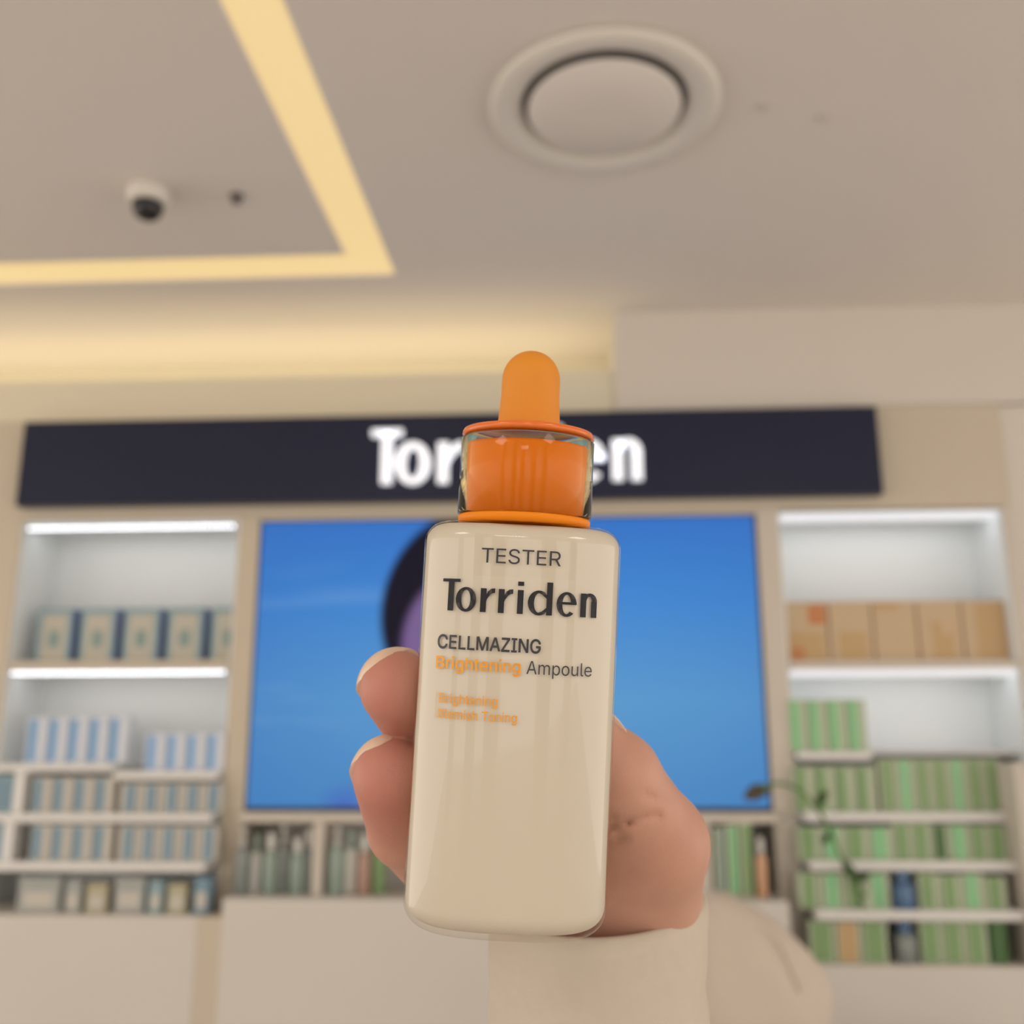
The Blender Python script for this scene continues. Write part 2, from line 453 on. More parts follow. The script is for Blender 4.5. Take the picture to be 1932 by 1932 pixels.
# ------------------------------------------------------------------ display cabinets
def led_strip(name, parent, x0, x1, y, z0, z1, dots):
    """strip light in parent space, fixed under a board: a slim channel, with bare diodes or a diffuser"""
    zc = (z0 + z1) / 2
    o = box(name, x0, x1, y, y + 0.03, zc - 0.006, z1, mat('strip_channel', (0.58, 0.62, 0.68, 1), 0.4) if dots else M_LED, parent, bevel=0.002)
    if dots:
        bm = bmesh.new(); n = int((x1 - x0) / 0.0140)
        for k in range(n):
            x = -(x1 - x0) / 2 + 0.0140 * (k + 0.5)
            add_box(bm, x - 0.0022, x + 0.0022, -0.0165, -0.0145, 0.005, 0.0094)
        q = build('diode_row', bm, M_DIODE, o); q['kind'] = 'stuff'
    la = bpy.data.lights.new('strip_lamp', 'AREA'); la.shape = 'RECTANGLE'; la.size = x1 - x0 - 0.02; la.size_y = 0.012
    la.energy = 0.15 if dots else 0.22; la.color = (0.86, 0.93, 1.0)
    lo = bpy.data.objects.new('strip_lamp', la); col.objects.link(lo); lo.parent = parent
    lo.location = ((x0 + x1) / 2, y + 0.034, (z0 + z1) / 2); lo.rotation_euler = (math.radians(35), 0, 0)   # down and towards the back panel
    return o


def z_at(px, py, Y): return at_y(px, py, Y)[2]


C_BASE = z_at(560, 1692, 2.80)


def cabinet(name, label, x0, x1, ztop, zshelf, base_z, tiers, stileL, stileR, dots, frame):
    """open lit cabinet: two stiles, back, top, a lit shelf, stepped display boards and a base"""
    c = empty(name, ((x0 + x1) / 2, WY, 0)); tag(c, label, 'cabinet')
    X = c.location.x
    yb = 0.22
    box('side_panel', x0 - stileL - X, x0 - X, -0.004, 0.30, 0, ztop, frame, c, bevel=0.002)
    box('side_panel', x1 - X, x1 + stileR - X, -0.004, 0.30, 0, ztop, frame, c, bevel=0.002)
    for sa, sb in ((x0 - stileL, x0), (x1, x1 + stileR)):
        box('plinth_end', sa - X, sb - X, -0.138, 0.0, 0, min(base_z, C_BASE) - 0.002, frame, c)
    box('side_lining', x0 - X, x0 + 0.006 - X, 0.004, yb, base_z, ztop, M_WHITE, c)
    box('side_lining', x1 - 0.006 - X, x1 - X, 0.004, yb, base_z, ztop, M_WHITE, c)
    box('back_panel', x0 - X, x1 - X, yb, yb + 0.02, base_z, ztop, M_WHITE, c)
    box('top_lining', x0 + 0.006 - X, x1 - 0.006 - X, 0.0, yb, ztop - 0.012, ztop - 0.002, M_WHITE, c)
    box('shelf', x0 + 0.006 - X, x1 - 0.006 - X, 0.0, yb, zshelf - 0.024, zshelf, frame, c, bevel=0.002)
    led_strip('light_strip', c, x0 + 0.012 - X, x1 - 0.010 - X, 0.012, ztop - 0.038, ztop - 0.012, dots)
    led_strip('light_strip', c, x0 + 0.012 - X, x1 - 0.010 - X, 0.006, zshelf - 0.048, zshelf - 0.024, dots)
    for (ta, tb, yf, zt, th) in tiers:
        box('display_step', ta - X, tb - X, yf - WY, yb, zt - th, zt, M_ACRYL, c, bevel=0.003)
    box('base', x0 - X, x1 - X, -0.14, yb, 0, base_z, M_BASE, c, bevel=0.003)
    return c


LX0, LX1 = -1.617, -0.957
L_TOP = ZC + 0.690
L_SHELF = z_at(250, 1246, WY)
Y1, Y2, Y3 = 2.86, 2.83, 2.80
LT = [(LX0 + 0.006, at_y(213, 1440, Y1)[0], Y1, z_at(120, 1441, Y1), 0.022), (at_y(214, 1455, Y1)[0], LX1 - 0.006, Y1, z_at(320, 1455, Y1), 0.024),
      (LX0 + 0.006, LX1 - 0.006, Y2, z_at(250, 1535, Y2), 0.024), (LX0 + 0.006, LX1 - 0.006, Y3, z_at(250, 1627, Y3), 0.024)]
L_BASE = z_at(250, 1728, 2.76)
left = cabinet('display_cabinet', 'left tan cabinet with two white lit bays and stepped shelves of blue cartons', LX0, LX1, L_TOP, L_SHELF, L_BASE, LT, 0.118, 0.062, True, M_FRAME)

dx0, dx1 = at_y(25, 1500, Y2 + 0.02)[0], at_y(43, 1500, Y2 + 0.02)[0]
box('divider', dx0 - left.location.x, dx1 - left.location.x, Y2 + 0.02 - WY, 0.2, LT[2][3], LT[0][3] - 0.022, M_ACRYL, left)
box('divider', dx0 - left.location.x, dx1 - left.location.x, Y3 + 0.02 - WY, 0.2, LT[3][3], LT[2][3] - 0.024, M_ACRYL, left)

RX_0, RX_1 = 0.613, 1.245
R_TOP = ZC + 0.692
R_SHELF = z_at(1690, 1246, WY)
M_FRAME2 = mat('cabinet_frame_laminate_pale', (0.60, 0.545, 0.475, 1), 0.5, 0.4, noise=0.03, nscale=3)
RT = [(RX_0 + 0.006, at_y(1645, 1420, Y1)[0], Y1, z_at(1560, 1418, Y1), 0.022), (at_y(1648, 1420, Y1)[0], RX_1 - 0.006, 2.96, z_at(1780, 1415, 2.96), 0.014),
      (RX_0 + 0.006, RX_1 - 0.006, Y2, z_at(1700, 1533, Y2), 0.024), (RX_0 + 0.006, RX_1 - 0.006, Y3, z_at(1700, 1625, Y3), 0.024),
      (RX_0 + 0.006, RX_1 - 0.006, 2.77, z_at(1700, 1718, 2.77), 0.024)]
R_BASE = z_at(1700, 1822, 2.76)
RT = [(a_, min(b_, at_y(1910, 1535, 2.79)[0]) if yf < 2.9 else b_, yf, zt, th) for (a_, b_, yf, zt, th) in RT]
right = cabinet('display_cabinet', 'right pale cabinet with two white lit bays and stepped shelves of green cartons', RX_0, RX_1, R_TOP, R_SHELF, R_BASE, RT, 0.062, 0.025, False, M_FRAME2)

fx0 = at_y(1910, 1535, 2.79)[0]
box('filler_panel', fx0 - right.location.x, RX_1 + 0.025 - right.location.x, 2.75 - WY, 0.2, R_BASE, z_at(1900, 1440, 2.79), M_FRAME2, right)

# centre unit below the screen
MX0, MX1 = LX1 + 0.062, RX_0 - 0.062
C_BASE = z_at(560, 1692, 2.80)
C_LEDGE = min(z_at(560, 1529, WY - 0.05), tz0 - 0.013)
mid = empty('counter_unit', ((MX0 + MX1) / 2, WY, 0)); X = mid.location.x
tag(mid, 'low beige counter unit with an open product bay below the screen', 'cabinet')
box('ledge', MX0 - X, MX1 - X, -0.05, 0.2, C_LEDGE - 0.026, C_LEDGE, M_FRAME2, mid, bevel=0.003)
box('back_panel', MX0 - X, MX1 - X, 0.16, 0.18, C_BASE, C_LEDGE - 0.026, mat('bay_back', (0.52, 0.50, 0.46, 1), 0.5), mid)
for px in (600, 1330):
    q = at_y(px, 1600, 2.84)[0] - X
    box('divider', q - 0.014, q + 0.014, -0.06, 0.16, C_BASE, C_LEDGE - 0.026, M_FRAME2, mid)
box('base', MX0 - X, MX1 - X, -0.14, 0.2, 0, C_BASE, M_BASE, mid, bevel=0.003)
# surround behind the screen
struct(box('trim_3', MX0, MX1, WY + 0.006, BACKY, C_LEDGE, 1.985, M_FRAME2), 'beige surround panel behind the wall screen', 'trim')

# ------------------------------------------------------------------ cartons
CARTON = {}


def carton_mesh(w_, d_, h_):
    key = (round(w_, 4), round(d_, 4), round(h_, 4))
    if key not in CARTON:
        bm = bmesh.new(); add_box(bm, -w_ / 2, w_ / 2, 0, d_, 0, h_)
        bmesh.ops.bevel(bm, geom=list(bm.edges), offset=0.0008, segments=1, affect='EDGES')
        bmesh.ops.recalc_face_normals(bm, faces=list(bm.faces))
        me = bpy.data.meshes.new('carton'); bm.to_mesh(me); bm.free(); CARTON[key] = me
    return CARTON[key]


def patch(name, x0, x1, y, z0, z1, material, parent, lift=0.0006):
    bm = bmesh.new(); add_box(bm, x0, x1, y - lift, y + 0.0004, z0, z1)
    return build(name, bm, material, parent)


def carton(name, x, y, z, w_, d_, h_, body, bands, label, group, rz=0.0, side=None):
    """one carton standing at x, y, z; bands = printed areas on its front (fractions of width and height)"""
    me = carton_mesh(w_, d_, h_).copy()
    o = link(name, me, body); o.location = (x, y, z); o.rotation_euler[2] = rz
    for bi, (n_, f0, f1, g0, g1, mt) in enumerate(bands):
        patch(n_, -w_ / 2 + f0 * w_, -w_ / 2 + f1 * w_, 0, g0 * h_, g1 * h_, mt, o, 0.0006 + 0.0005 * bi)
    if side:
        s, mt = side
        bm = bmesh.new(); xx = s * w_ / 2
        add_box(bm, xx - 0.0005, xx + 0.0005, 0.001, d_ - 0.001, 0.001, h_ - 0.001)
        build('side_print', bm, mt, o)
    tag(o, label, 'box', group)
    return o


def row(px0, px1, n, py_top, py_bot, Y, zbase, dep, fill, maker):
    """n cartons between two measured edges; returns via maker(k, x, w, h)"""
    xa = at_y(px0, py_bot, Y)[0]; xb = at_y(px1, py_bot, Y)[0]
    h_ = at_y((px0 + px1) / 2, py_top, Y)[2] - zbase
    p = (xb - xa) / n
    for k in range(n):
        maker(k, xa + p * (k + 0.5), p * fill, h_)


M_CW = mat('carton_white', (0.68, 0.71, 0.78, 1), 0.45, noise=0.03, nscale=30)
M_CB = mat('carton_blue', s2l(120, 164, 206), 0.45)
M_CB2 = mat('carton_steel_blue', s2l(116, 146, 164), 0.45)
M_CCREAM = mat('carton_cream', (0.55, 0.52, 0.46, 1), 0.5, noise=0.03, nscale=30)
M_TEAL = mat('carton_teal', s2l(138, 164, 172), 0.45)
M_DKBLUE = mat('carton_navy', s2l(88, 104, 170), 0.45)
M_POST = mat('carton_poster', s2l(188, 184, 170), 0.45)
M_DROP = mat('carton_drop', s2l(128, 152, 150), 0.45)
M_SAND = mat('carton_sand', s2l(198, 174, 142), 0.5, noise=0.05, nscale=25)
M_OR = mat('carton_orange', s2l(194, 128, 78), 0.45)
M_OR2 = mat('carton_amber', s2l(192, 160, 114), 0.45)
M_GREEN = mat('carton_green', s2l(134, 196, 142), 0.45)
M_GREEN2 = mat('carton_leaf_green', s2l(126, 158, 106), 0.45)
M_GPALE = mat('carton_pale_green', s2l(180, 190, 164), 0.45, noise=0.03, nscale=30)
M_GDARK = mat('carton_dark_green', s2l(66, 104, 52), 0.45)

G1 = 'teal and navy cartons on the top shelf of the left cabinet'


def mk1(k, x, w_, h_):
    carton('carton', x, WY + 0.05, L_SHELF, w_, 0.06, h_, M_TEAL,
           [('front_panel', 0.16, 0.84, 0.03, 0.88, M_POST), ('drop_print', 0.36, 0.66, 0.28, 0.58, M_DROP)],
           ORD[k] + ' teal carton with beige front from the left on the left cabinet top shelf', G1, rz=-0.05, side=(1, M_DKBLUE))


row(56, 470, 5, 1147, 1246, WY + 0.05, L_SHELF, 0.06, 0.84, mk1)

# white riser tray behind the first blue row
za = LT[0][3]; zb = LT[1][3]


def blue_row(px0, px1, n, pt, pb, Y, zb_, body, band, where, grp, f0=0.08, f1=0.56, fill=0.93):
    def mk(k, x, w_, h_):
        carton('carton', x, Y, zb_, w_, 0.05, h_, body, [('front_stripe', f0, f1, 0.04, 0.95, band)],
               ORD[k] + ' ' + where, grp)
    row(px0, px1, n, pt, pb, Y, zb_, 0.05, fill, mk)


M_CBR = mat('carton_sky_blue', s2l(132, 174, 218), 0.45)
blue_row(44, 236, 5, 1352, 1441, Y1 + 0.03, za, M_CW, M_CB, 'white carton with sky blue stripe from the left on the left riser step', 'white and blue cartons on the left riser step')
blue_row(270, 422, 4, 1383, 1455, Y1 + 0.03, zb, M_CW, M_CBR, 'shorter white carton with blue stripe from the left on the second riser step', 'white and blue cartons on the second riser step')
blue_row(54, 212, 4, 1466, 1535, Y2 + 0.03, LT[2][3], M_CCREAM, M_CB2, 'cream carton with steel blue stripe from the left below the left riser', 'cream and blue cartons below the left riser')
blue_row(222, 418, 5, 1478, 1535, Y2 + 0.03, LT[2][3], M_CCREAM, M_CB2, 'small cream carton with steel blue stripe from the left below the second riser', 'cream and blue cartons below the second riser', 0.3, 0.8)
blue_row(52, 208, 4, 1556, 1627, Y3 + 0.03, LT[3][3], M_CCREAM, M_CB2, 'beige and blue carton from the left on the left cabinet lower step', 'beige and blue cartons on the lower step of the left cabinet')
blue_row(218, 408, 5, 1558, 1627, Y3 + 0.03, LT[3][3], M_CCREAM, M_CB2, 'beige and blue carton right of centre from the left on the lower step', 'beige and blue cartons right of centre on the lower step', 0.3, 0.8)
M_HAZEB = mat('carton_hazed_grey_blue', s2l(160, 164, 162), 0.5)  # haze over the left base row is put into this greyed colour
M_HAZEY = mat('carton_hazed_olive', s2l(176, 170, 142), 0.5)  # paled too, so the carton colour carries the haze
for k, (pa, pb_, mt) in enumerate(((28, 110, M_HAZEB), (118, 150, M_HAZEB), (158, 200, M_HAZEY), (212, 270, M_HAZEB), (276, 305, M_TEAL), (312, 350, M_HAZEY), (362, 392, M_CB2))):
    xa, xb = at_y(pa, 1725, 2.80)[0], at_y(pb_, 1725, 2.80)[0]
    hh = z_at(100, 1655 + 6 * (k % 3), 2.80) - L_BASE
    carton('carton', (xa + xb) / 2, 2.80, L_BASE, xb - xa - 0.004, 0.05, hh, mt, [('front_panel', 0.15, 0.85, 0.15, 0.6, M_CCREAM)],
           ORD[k] + ' muted pale carton from the left on the left cabinet base', 'muted cartons along the base of the left cabinet')

for k, (pt, pb_, Y, zz_) in enumerate(((1462, 1535, Y2 + 0.03, LT[2][3]), (1556, 1627, Y3 + 0.03, LT[3][3]))):
    xa, xb = at_y(-24, pb_, Y)[0], at_y(20, pb_, Y)[0]
    carton('carton', (xa + xb) / 2, Y, zz_, xb - xa, 0.05, z_at(0, pt, Y) - zz_, M_TEAL, [('front_panel', 0.1, 0.9, 0.1, 0.9, M_CB2)],
           ['teal carton cut by the picture edge beside the left riser', 'teal carton cut by the picture edge on the lower step'][k], 'teal cartons against the outer jamb of the left cabinet')

# right cabinet
G2 = 'sand and orange cartons on the top shelf of the right cabinet'
SANDB = [[('front_panel', 0.08, 0.9, 0.03, 0.5, M_OR2), ('print_mark', 0.55, 0.95, 0.62, 0.95, M_OR), ('print_mark', 0.1, 0.4, 0.03, 0.25, M_OR)],
         [('front_panel', 0.2, 0.85, 0.04, 0.5, M_OR2)], [('front_panel', 0.05, 0.6, 0.85, 0.97, M_OR2)],
         [('front_panel', 0.3, 0.8, 0.05, 0.65, M_OR2), ('print_mark', 0.55, 0.75, 0.45, 0.7, M_SAND)], [('front_panel', 0.3, 0.95, 0.05, 0.95, M_OR2)]]


def mk2(k, x, w_, h_):
    carton('carton', x, WY + 0.04, R_SHELF, w_, 0.06, h_, M_SAND, SANDB[k],
           ORD[k] + ' sand and amber carton from the left on the right cabinet top shelf', G2)


row(1484, 1908, 5, 1134, 1246, WY + 0.04, R_SHELF, 0.06, 0.96, mk2)


def green_row(px0, px1, n, pt, pb, Y, zb_, body, band, where, grp, f0=0.05, f1=0.55, fill=0.93, jit=0.0):
    def mk(k, x, w_, h_):
        bd = band[k % len(band)] if isinstance(band, list) else band
        carton('carton', x, Y, zb_, w_, 0.05, h_ * (1 - jit * random.random()), body, [('front_stripe', f0, f1, 0.03, 0.97, bd)],
               ORD[k] + ' ' + where, grp)
    row(px0, px1, n, pt, pb, Y, zb_, 0.05, fill, mk)


green_row(1492, 1640, 4, 1320, 1418, Y1 + 0.03, RT[0][3], M_GPALE, M_GREEN, 'bright green striped carton from the left on the right cabinet riser', 'bright green cartons on the riser of the right cabinet')
green_row(1502, 1658, 4, 1446, 1533, Y2 + 0.03, RT[2][3], M_GPALE, M_GREEN2, 'leaf green striped carton from the left on the step below the riser', 'leaf green cartons below the riser of the right cabinet')
green_row(1664, 1896, 7, 1432, 1533, Y2 + 0.03, RT[2][3], M_GPALE, [M_GREEN2, M_GREEN, M_GREEN2], 'tall pale green carton from the left at the right end of its step', 'tall pale green cartons on the right cabinet', 0.2, 0.75)
green_row(1508, 1690, 4, 1556, 1625, Y3 + 0.03, RT[3][3], M_GPALE, [M_GREEN2, M_GREEN], 'soft green carton from the left on the third green step', 'soft green cartons on the left half of the third step', 0.1, 0.7, jit=0.08)
green_row(1690, 1906, 6, 1552, 1625, Y3 + 0.03, RT[3][3], M_GPALE, [M_GREEN2, M_GREEN2, M_GDARK, M_GREEN], 'olive green carton from the left on the right half of the third step', 'olive green cartons on the right half of the third step', 0.1, 0.75, jit=0.08)
green_row(1508, 1684, 4, 1648, 1718, 2.80, RT[4][3], M_GPALE, [M_GREEN2, M_GREEN], 'green and white carton from the left on the fourth step', 'green cartons on the left half of the fourth step', 0.2, 0.75)
green_row(1735, 1905, 4, 1648, 1718, 2.80, RT[4][3], M_GPALE, [M_GREEN2, M_GREEN2, M_GREEN], 'wide pale green carton from the left beside the blue bottle', 'wide green cartons on the right half of the fourth step', 0.15, 0.7, jit=0.1)
green_row(1530, 1680, 3, 1738, 1822, 2.79, R_BASE, M_GPALE, [M_GREEN2, M_OR2, M_GREEN2], 'carton from the left in the green and peach row on the right cabinet base', 'green and peach cartons on the right cabinet base', 0.1, 0.85)
green_row(1740, 1870, 3, 1738, 1822, 2.79, R_BASE, M_GPALE, M_GREEN2, 'pale green carton from the blue bottle on the right cabinet base', 'pale green cartons on the right cabinet base', 0.1, 0.8)
xa, xb = at_y(1876, 1822, 2.79)[0], at_y(1906, 1822, 2.79)[0]
carton('carton', (xa + xb) / 2, 2.79, R_BASE, xb - xa, 0.05, z_at(1890, 1735, 2.79) - R_BASE, M_GDARK, [], 'single dark green carton at the right end of the right cabinet base', None)


# ------------------------------------------------------------------ bottles and jars
def bottle_thing(name, x, y, z, r, h, body_m, cap_m, label, cat, group, pump=False):
    o = empty(name, (x, y, z)); tag(o, label, cat, group)
    hb = h * 0.72
    lathe('body', [(r * 0.9, 0), (r, 0.004), (r, hb * 0.88), (r * 0.85, hb * 0.96), (r * 0.4, hb)], body_m, o, 20)
    if pump:
        lathe('pump', [(r * 0.4, hb), (r * 0.42, hb + h * 0.10), (r * 0.15, hb + h * 0.12), (r * 0.15, hb + h * 0.2), (r * 0.5, hb + h * 0.21), (r * 0.45, h)], cap_m, o, 16)
    else:
        lathe('cap', [(r * 0.55, hb), (r * 0.58, hb + 0.002), (r * 0.56, h - 0.003), (r * 0.45, h)], cap_m, o, 16)
    return o


M_BBLUE = mat('bottle_blue', s2l(80, 112, 150), 0.25)
M_BDARK = mat('bottle_slate', s2l(132, 138, 136), 0.3)
M_BTEAL = mat('bottle_sea_green', s2l(142, 160, 148), 0.3)
M_BWHITE = mat('bottle_white', (0.62, 0.62, 0.58, 1), 0.3)
M_BRED = mat('bottle_rose', s2l(176, 142, 126), 0.35)
p = at_y(1712, 1718, 2.78)
bottle_thing('bottle', p[0], 2.80, RT[4][3], 0.025, z_at(1712, 1645, 2.80) - RT[4][3], M_BBLUE, M_BBLUE, 'blue bottle among the green cartons on the fourth step', 'bottle', None)
p = at_y(1716, 1815, 2.78)
bottle_thing('bottle', p[0], 2.80, R_BASE, 0.025, z_at(1716, 1738, 2.80) - R_BASE, M_BDARK, M_BBLUE, 'slate bottle with blue cap on the right cabinet base', 'bottle', None)
spots = [(452, 0.020, 1562, M_BDARK, 'slate grey bottle by the left post in the bay below the screen'),
         (478, 0.016, 1575, M_BWHITE, 'slim white bottle beside the slate bottle below the screen'),
         (505, 0.019, 1572, M_BTEAL, 'short sea green bottle second from the tall grey one'),
         (530, 0.020, 1560, M_BDARK, 'tall slate bottle midway in the left bay below the screen'),
         (556, 0.018, 1580, M_BTEAL, 'sea green bottle left of the bay divider'),
         (578, 0.017, 1566, M_BDARK, 'dark bottle right against the bay divider'),
         (632, 0.020, 1562, M_BTEAL, 'pale sea green bottle just right of the bay divider'),
         (658, 0.019, 1568, M_BWHITE, 'white bottle near the fingers below the screen'),
         (684, 0.016, 1575, M_BRED, 'rose bottle beside the fingers below the screen'),
         (712, 0.018, 1568, M_GREEN2, 'green bottle peeking past the lower finger')]
for k, (px, r, pt, mt, lab) in enumerate(spots):
    p = at_y(px, 1690, 2.84 + 0.02 * (k % 2))
    bottle_thing('bottle', p[0], 2.85 + 0.02 * (k % 2), C_BASE, r, z_at(px, pt, 2.85) - C_BASE, mt, M_BWHITE if mt is not M_BWHITE else M_BTEAL, lab, 'bottle', 'tester bottles in the bay below the screen', pump=(k % 3 == 0))
for k, (pa, pb_, pt, mt) in enumerate(((1350, 1372, 1562, M_BTEAL), (1376, 1396, 1556, M_GREEN), (1400, 1424, 1552, M_GREEN2))):
    xa, xb = at_y(pa, 1690, 2.85)[0], at_y(pb_, 1690, 2.85)[0]
    carton('carton', (xa + xb) / 2, 2.85, C_BASE, xb - xa, 0.045, z_at(1380, pt, 2.85) - C_BASE, M_GPALE, [('front_stripe', 0.25, 0.95, 0.03, 0.97, mt)],
           ['sea green carton nearest the thumb below the screen', 'bright green carton between its neighbours below the screen', 'leaf green carton by the right post below the screen'][k], 'green cartons in the bay right of the hand')
p = at_y(1440, 1690, 2.84)
bottle_thing('bottle', p[0], 2.84, C_BASE, 0.014, z_at(1440, 1580, 2.84) - C_BASE, mat('bottle_peach', s2l(206, 160, 124), 0.3), M_BWHITE, 'peach bottle at the right post below the screen', 'bottle', None)

# ------------------------------------------------------------------ sprig in a vase on the right cabinet
VX, VYY = at_y(1640, 1718, 2.78)[0], 2.775
vase = empty('sprig_vase', (VX, VYY, RT[4][3])); tag(vase, 'slim green sprig arching out of a small vase before the green cartons', 'plant')
lathe('vase', [(0.009, 0), (0.012, 0.004), (0.012, 0.03), (0.006, 0.05), (0.007, 0.056)], M_GPALE, vase, 18)
M_STEM = mat('stem_green', s2l(88, 118, 62), 0.5); M_LEAF = mat('leaf_green', s2l(74, 108, 52), 0.45)
pts = []
for (px, py, y) in ((1640, 1700, 2.775), (1612, 1668, 2.76), (1588, 1620, 2.74), (1568, 1570, 2.72), (1540, 1525, 2.71), (1508, 1492, 2.70), (1470, 1478, 2.70), (1432, 1490, 2.70)):
    q = at_y(px, py, y); pts.append(Vector((q[0] - VX, y - VYY, q[2] - RT[4][3])))
tube('stem', pts, 0.0045, M_STEM, vase)


def leaf(base, direction, L_, W_, parent, material):
    d = Vector(direction).normalized(); side = d.cross(Vector((0, 1, 0.2))).normalized(); up = side.cross(d)
    bm = bmesh.new(); n = 8; rows = []
    for i in range(n + 1):
        t = i / n; wd = W_ * math.sin(math.pi * min(0.98, t * 0.94 + 0.04)) ** 0.8
        c0 = Vector(base) + d * L_ * t + up * (0.25 * L_ * t * (1 - t))
        rows.append([bm.verts.new(c0 - side * wd + up * wd * 0.3), bm.verts.new(c0), bm.verts.new(c0 + side * wd + up * wd * 0.3)])
    for a_, b_ in zip(rows, rows[1:]):
        for j in (0, 1): bm.faces.new((a_[j], a_[j + 1], b_[j + 1], b_[j]))
    ret = bmesh.ops.solidify(bm, geom=list(bm.faces), thickness=0.0008)
    return build('leaf', bm, material, parent, True)


leaf(pts[4], (0.6, -0.2, 0.9), 0.055, 0.012, vase, M_LEAF)
leaf(pts[2], (0.5, -0.2, -0.8), 0.06, 0.012, vase, M_LEAF)
leaf(pts[3], (-0.5, -0.2, -0.6), 0.04, 0.009, vase, M_LEAF)
leaf(pts[7] + Vector((0.03, 0, 0.005)), (-1, -0.1, -0.35), 0.075, 0.020, vase, mat('leaf_brown', s2l(112, 98, 78), 0.5))
leaf(pts[1], (0.7, -0.2, 0.5), 0.05, 0.010, vase, M_LEAF)

# ------------------------------------------------------------------ beige cloth bag on a low table (bottom right of the hand)
TZ = 0.66
tb = empty('display_table', (0.62, 2.36, 0)); tag(tb, 'low cream table standing before the cabinets under the beige bag', 'table')
box('table_top', -0.42, 0.42, -0.22, 0.22, TZ - 0.03, TZ, M_BASE, tb, bevel=0.003)
for sx in (-1, 1):
    for sy in (-1, 1):
        box('leg', sx * 0.38 - 0.02, sx * 0.38 + 0.02, sy * 0.18 - 0.02, sy * 0.18 + 0.02, 0, TZ - 0.03, M_BASE, tb)
q = at_y(1440, 1900, 2.36)
bag = empty('cloth_bag', (q[0], 2.36, TZ)); tag(bag, 'soft rounded beige cloth bag slumped right of the wrist', 'bag')
M_BAG = mat('bag_cloth', (0.60, 0.52, 0.44, 1), 0.9, 0.1, noise=0.05, nscale=14, bump=0.3)
ztop = z_at(1375, 1680, 2.36) - TZ
bm = bmesh.new()
bmesh.ops.create_icosphere(bm, subdivisions=5, radius=1.0)
for v in bm.verts:
    x, y, z = v.co
    f_ = 0.5 + 0.5 * z
    lean = -0.085 * max(0, z) ** 1.2
    wob = 1 + 0.03 * math.sin(7 * x + 3 * z) + 0.02 * math.sin(11 * y + 5 * x)
    v.co = ((x * 0.155 * (1 - 0.45 * f_ ** 2) * wob + lean * f_), y * 0.11 * wob, max(0.0, (z + 0.9) / 1.9) * ztop)
build('body', bm, M_BAG, bag, True)
tube('handle', [(-0.07, -0.03, ztop * 0.90), (-0.02, -0.06, ztop * 0.86), (0.03, -0.085, ztop * 0.72), (0.06, -0.10, ztop * 0.5)], 0.006, M_BAG, bag)

# ------------------------------------------------------------------ the serum bottle in the hand
B0 = cs(950, 1746, 0.2062); T0 = cs(988, 995, 0.2150)
axis = (T0 - B0); BH = float(np.linalg.norm(axis)); axis = axis / BH
ydir = CF - axis * float(CF @ axis); ydir /= np.linalg.norm(ydir)
xdir = np.cross(ydir, axis)
bot = empty('serum_bottle', tuple(B0))
bmw = Matrix.Identity(4)
for i in range(3):
    bmw[i][0], bmw[i][1], bmw[i][2], bmw[i][3] = xdir[i], ydir[i], axis[i], B0[i]
bot.matrix_world = bmw
tag(bot, 'white glass serum bottle with an orange dropper cap held up in the hand', 'bottle')
A_, B_, EX = 0.0204, 0.0150, 2.7


def loft(name, prof, material, seg=96):
    bm = bmesh.new(); rings = []
    for (ins, z) in prof:
        ring = []; a_, b_ = A_ - ins, B_ - ins
        for k in range(seg):
            t = 2 * math.pi * k / seg; c, s = math.cos(t), math.sin(t)
            ring.append(bm.verts.new((a_ * math.copysign(abs(c) ** (2 / EX), c), b_ * math.copysign(abs(s) ** (2 / EX), s), z)))
        rings.append(ring)
    for a, b in zip(rings, rings[1:]):
        for k in range(seg): bm.faces.new((a[k], a[(k + 1) % seg], b[(k + 1) % seg], b[k]))
    bm.faces.new(rings[0][::-1]); bm.faces.new(rings[-1])
    return build(name, bm, material, bot, True)


def rounded(h, rb, rt, base_in, top_in, off=0.0, zb=0.0, zt=0.0):
    pr = [(base_in + off, zb)]
    for k in range(9):
        a = math.radians(90 * k / 8); pr.append((off + rb - rb * math.sin(a), zb + rb - rb * math.cos(a)))
    for k in range(1, 12): pr.append((off, zb + rb + (h - zt - rt - zb - rb) * k / 12))
    for k in range(9):
        a = math.radians(90 * k / 8); pr.append((off + rt - rt * math.cos(a), h - zt - rt + rt * math.sin(a)))
    pr.append((top_in + off, h - zt + 0.0002))
    return pr


M_CREAMB = mat('bottle_cream', (0.62, 0.565, 0.48, 1), 0.35, 0.3, coat=0.0)
loft('liner', rounded(BH, 0.0042, 0.0036, 0.008, 0.007, 0.0004, 0.0014, 0.0005), M_CREAMB)
loft('glass_body', rounded(BH, 0.0052, 0.0042, 0.008, 0.007), thin_clear('clear_glass_shell', (0.97, 0.96, 0.93, 1), 1.5, 0.04))
M_ORANGE = mat('cap_orange', s2l(236, 136, 26), 0.4, 0.15)
M_BULB = mat('bulb_rubber', s2l(218, 138, 38), 0.55, 0.35)
lathe('collar', [(0.0128, BH), (0.0138, BH + 0.0003), (0.0139, BH + 0.0016), (0.0136, BH + 0.0019)], M_ORANGE, bot, 72)
CB = BH + 0.0019; CT = CB + 0.0180
lathe('inner_cap', [(0.0126, CB), (0.0126, CB + 0.0142), (0.0121, CB + 0.0148), (0.0040, CB + 0.0148)], M_ORANGE, bot, 72)
M_CLEAR = glass_mat('clear_cap_plastic', (1.0, 0.89, 0.60, 1), 0.02, 1.22)
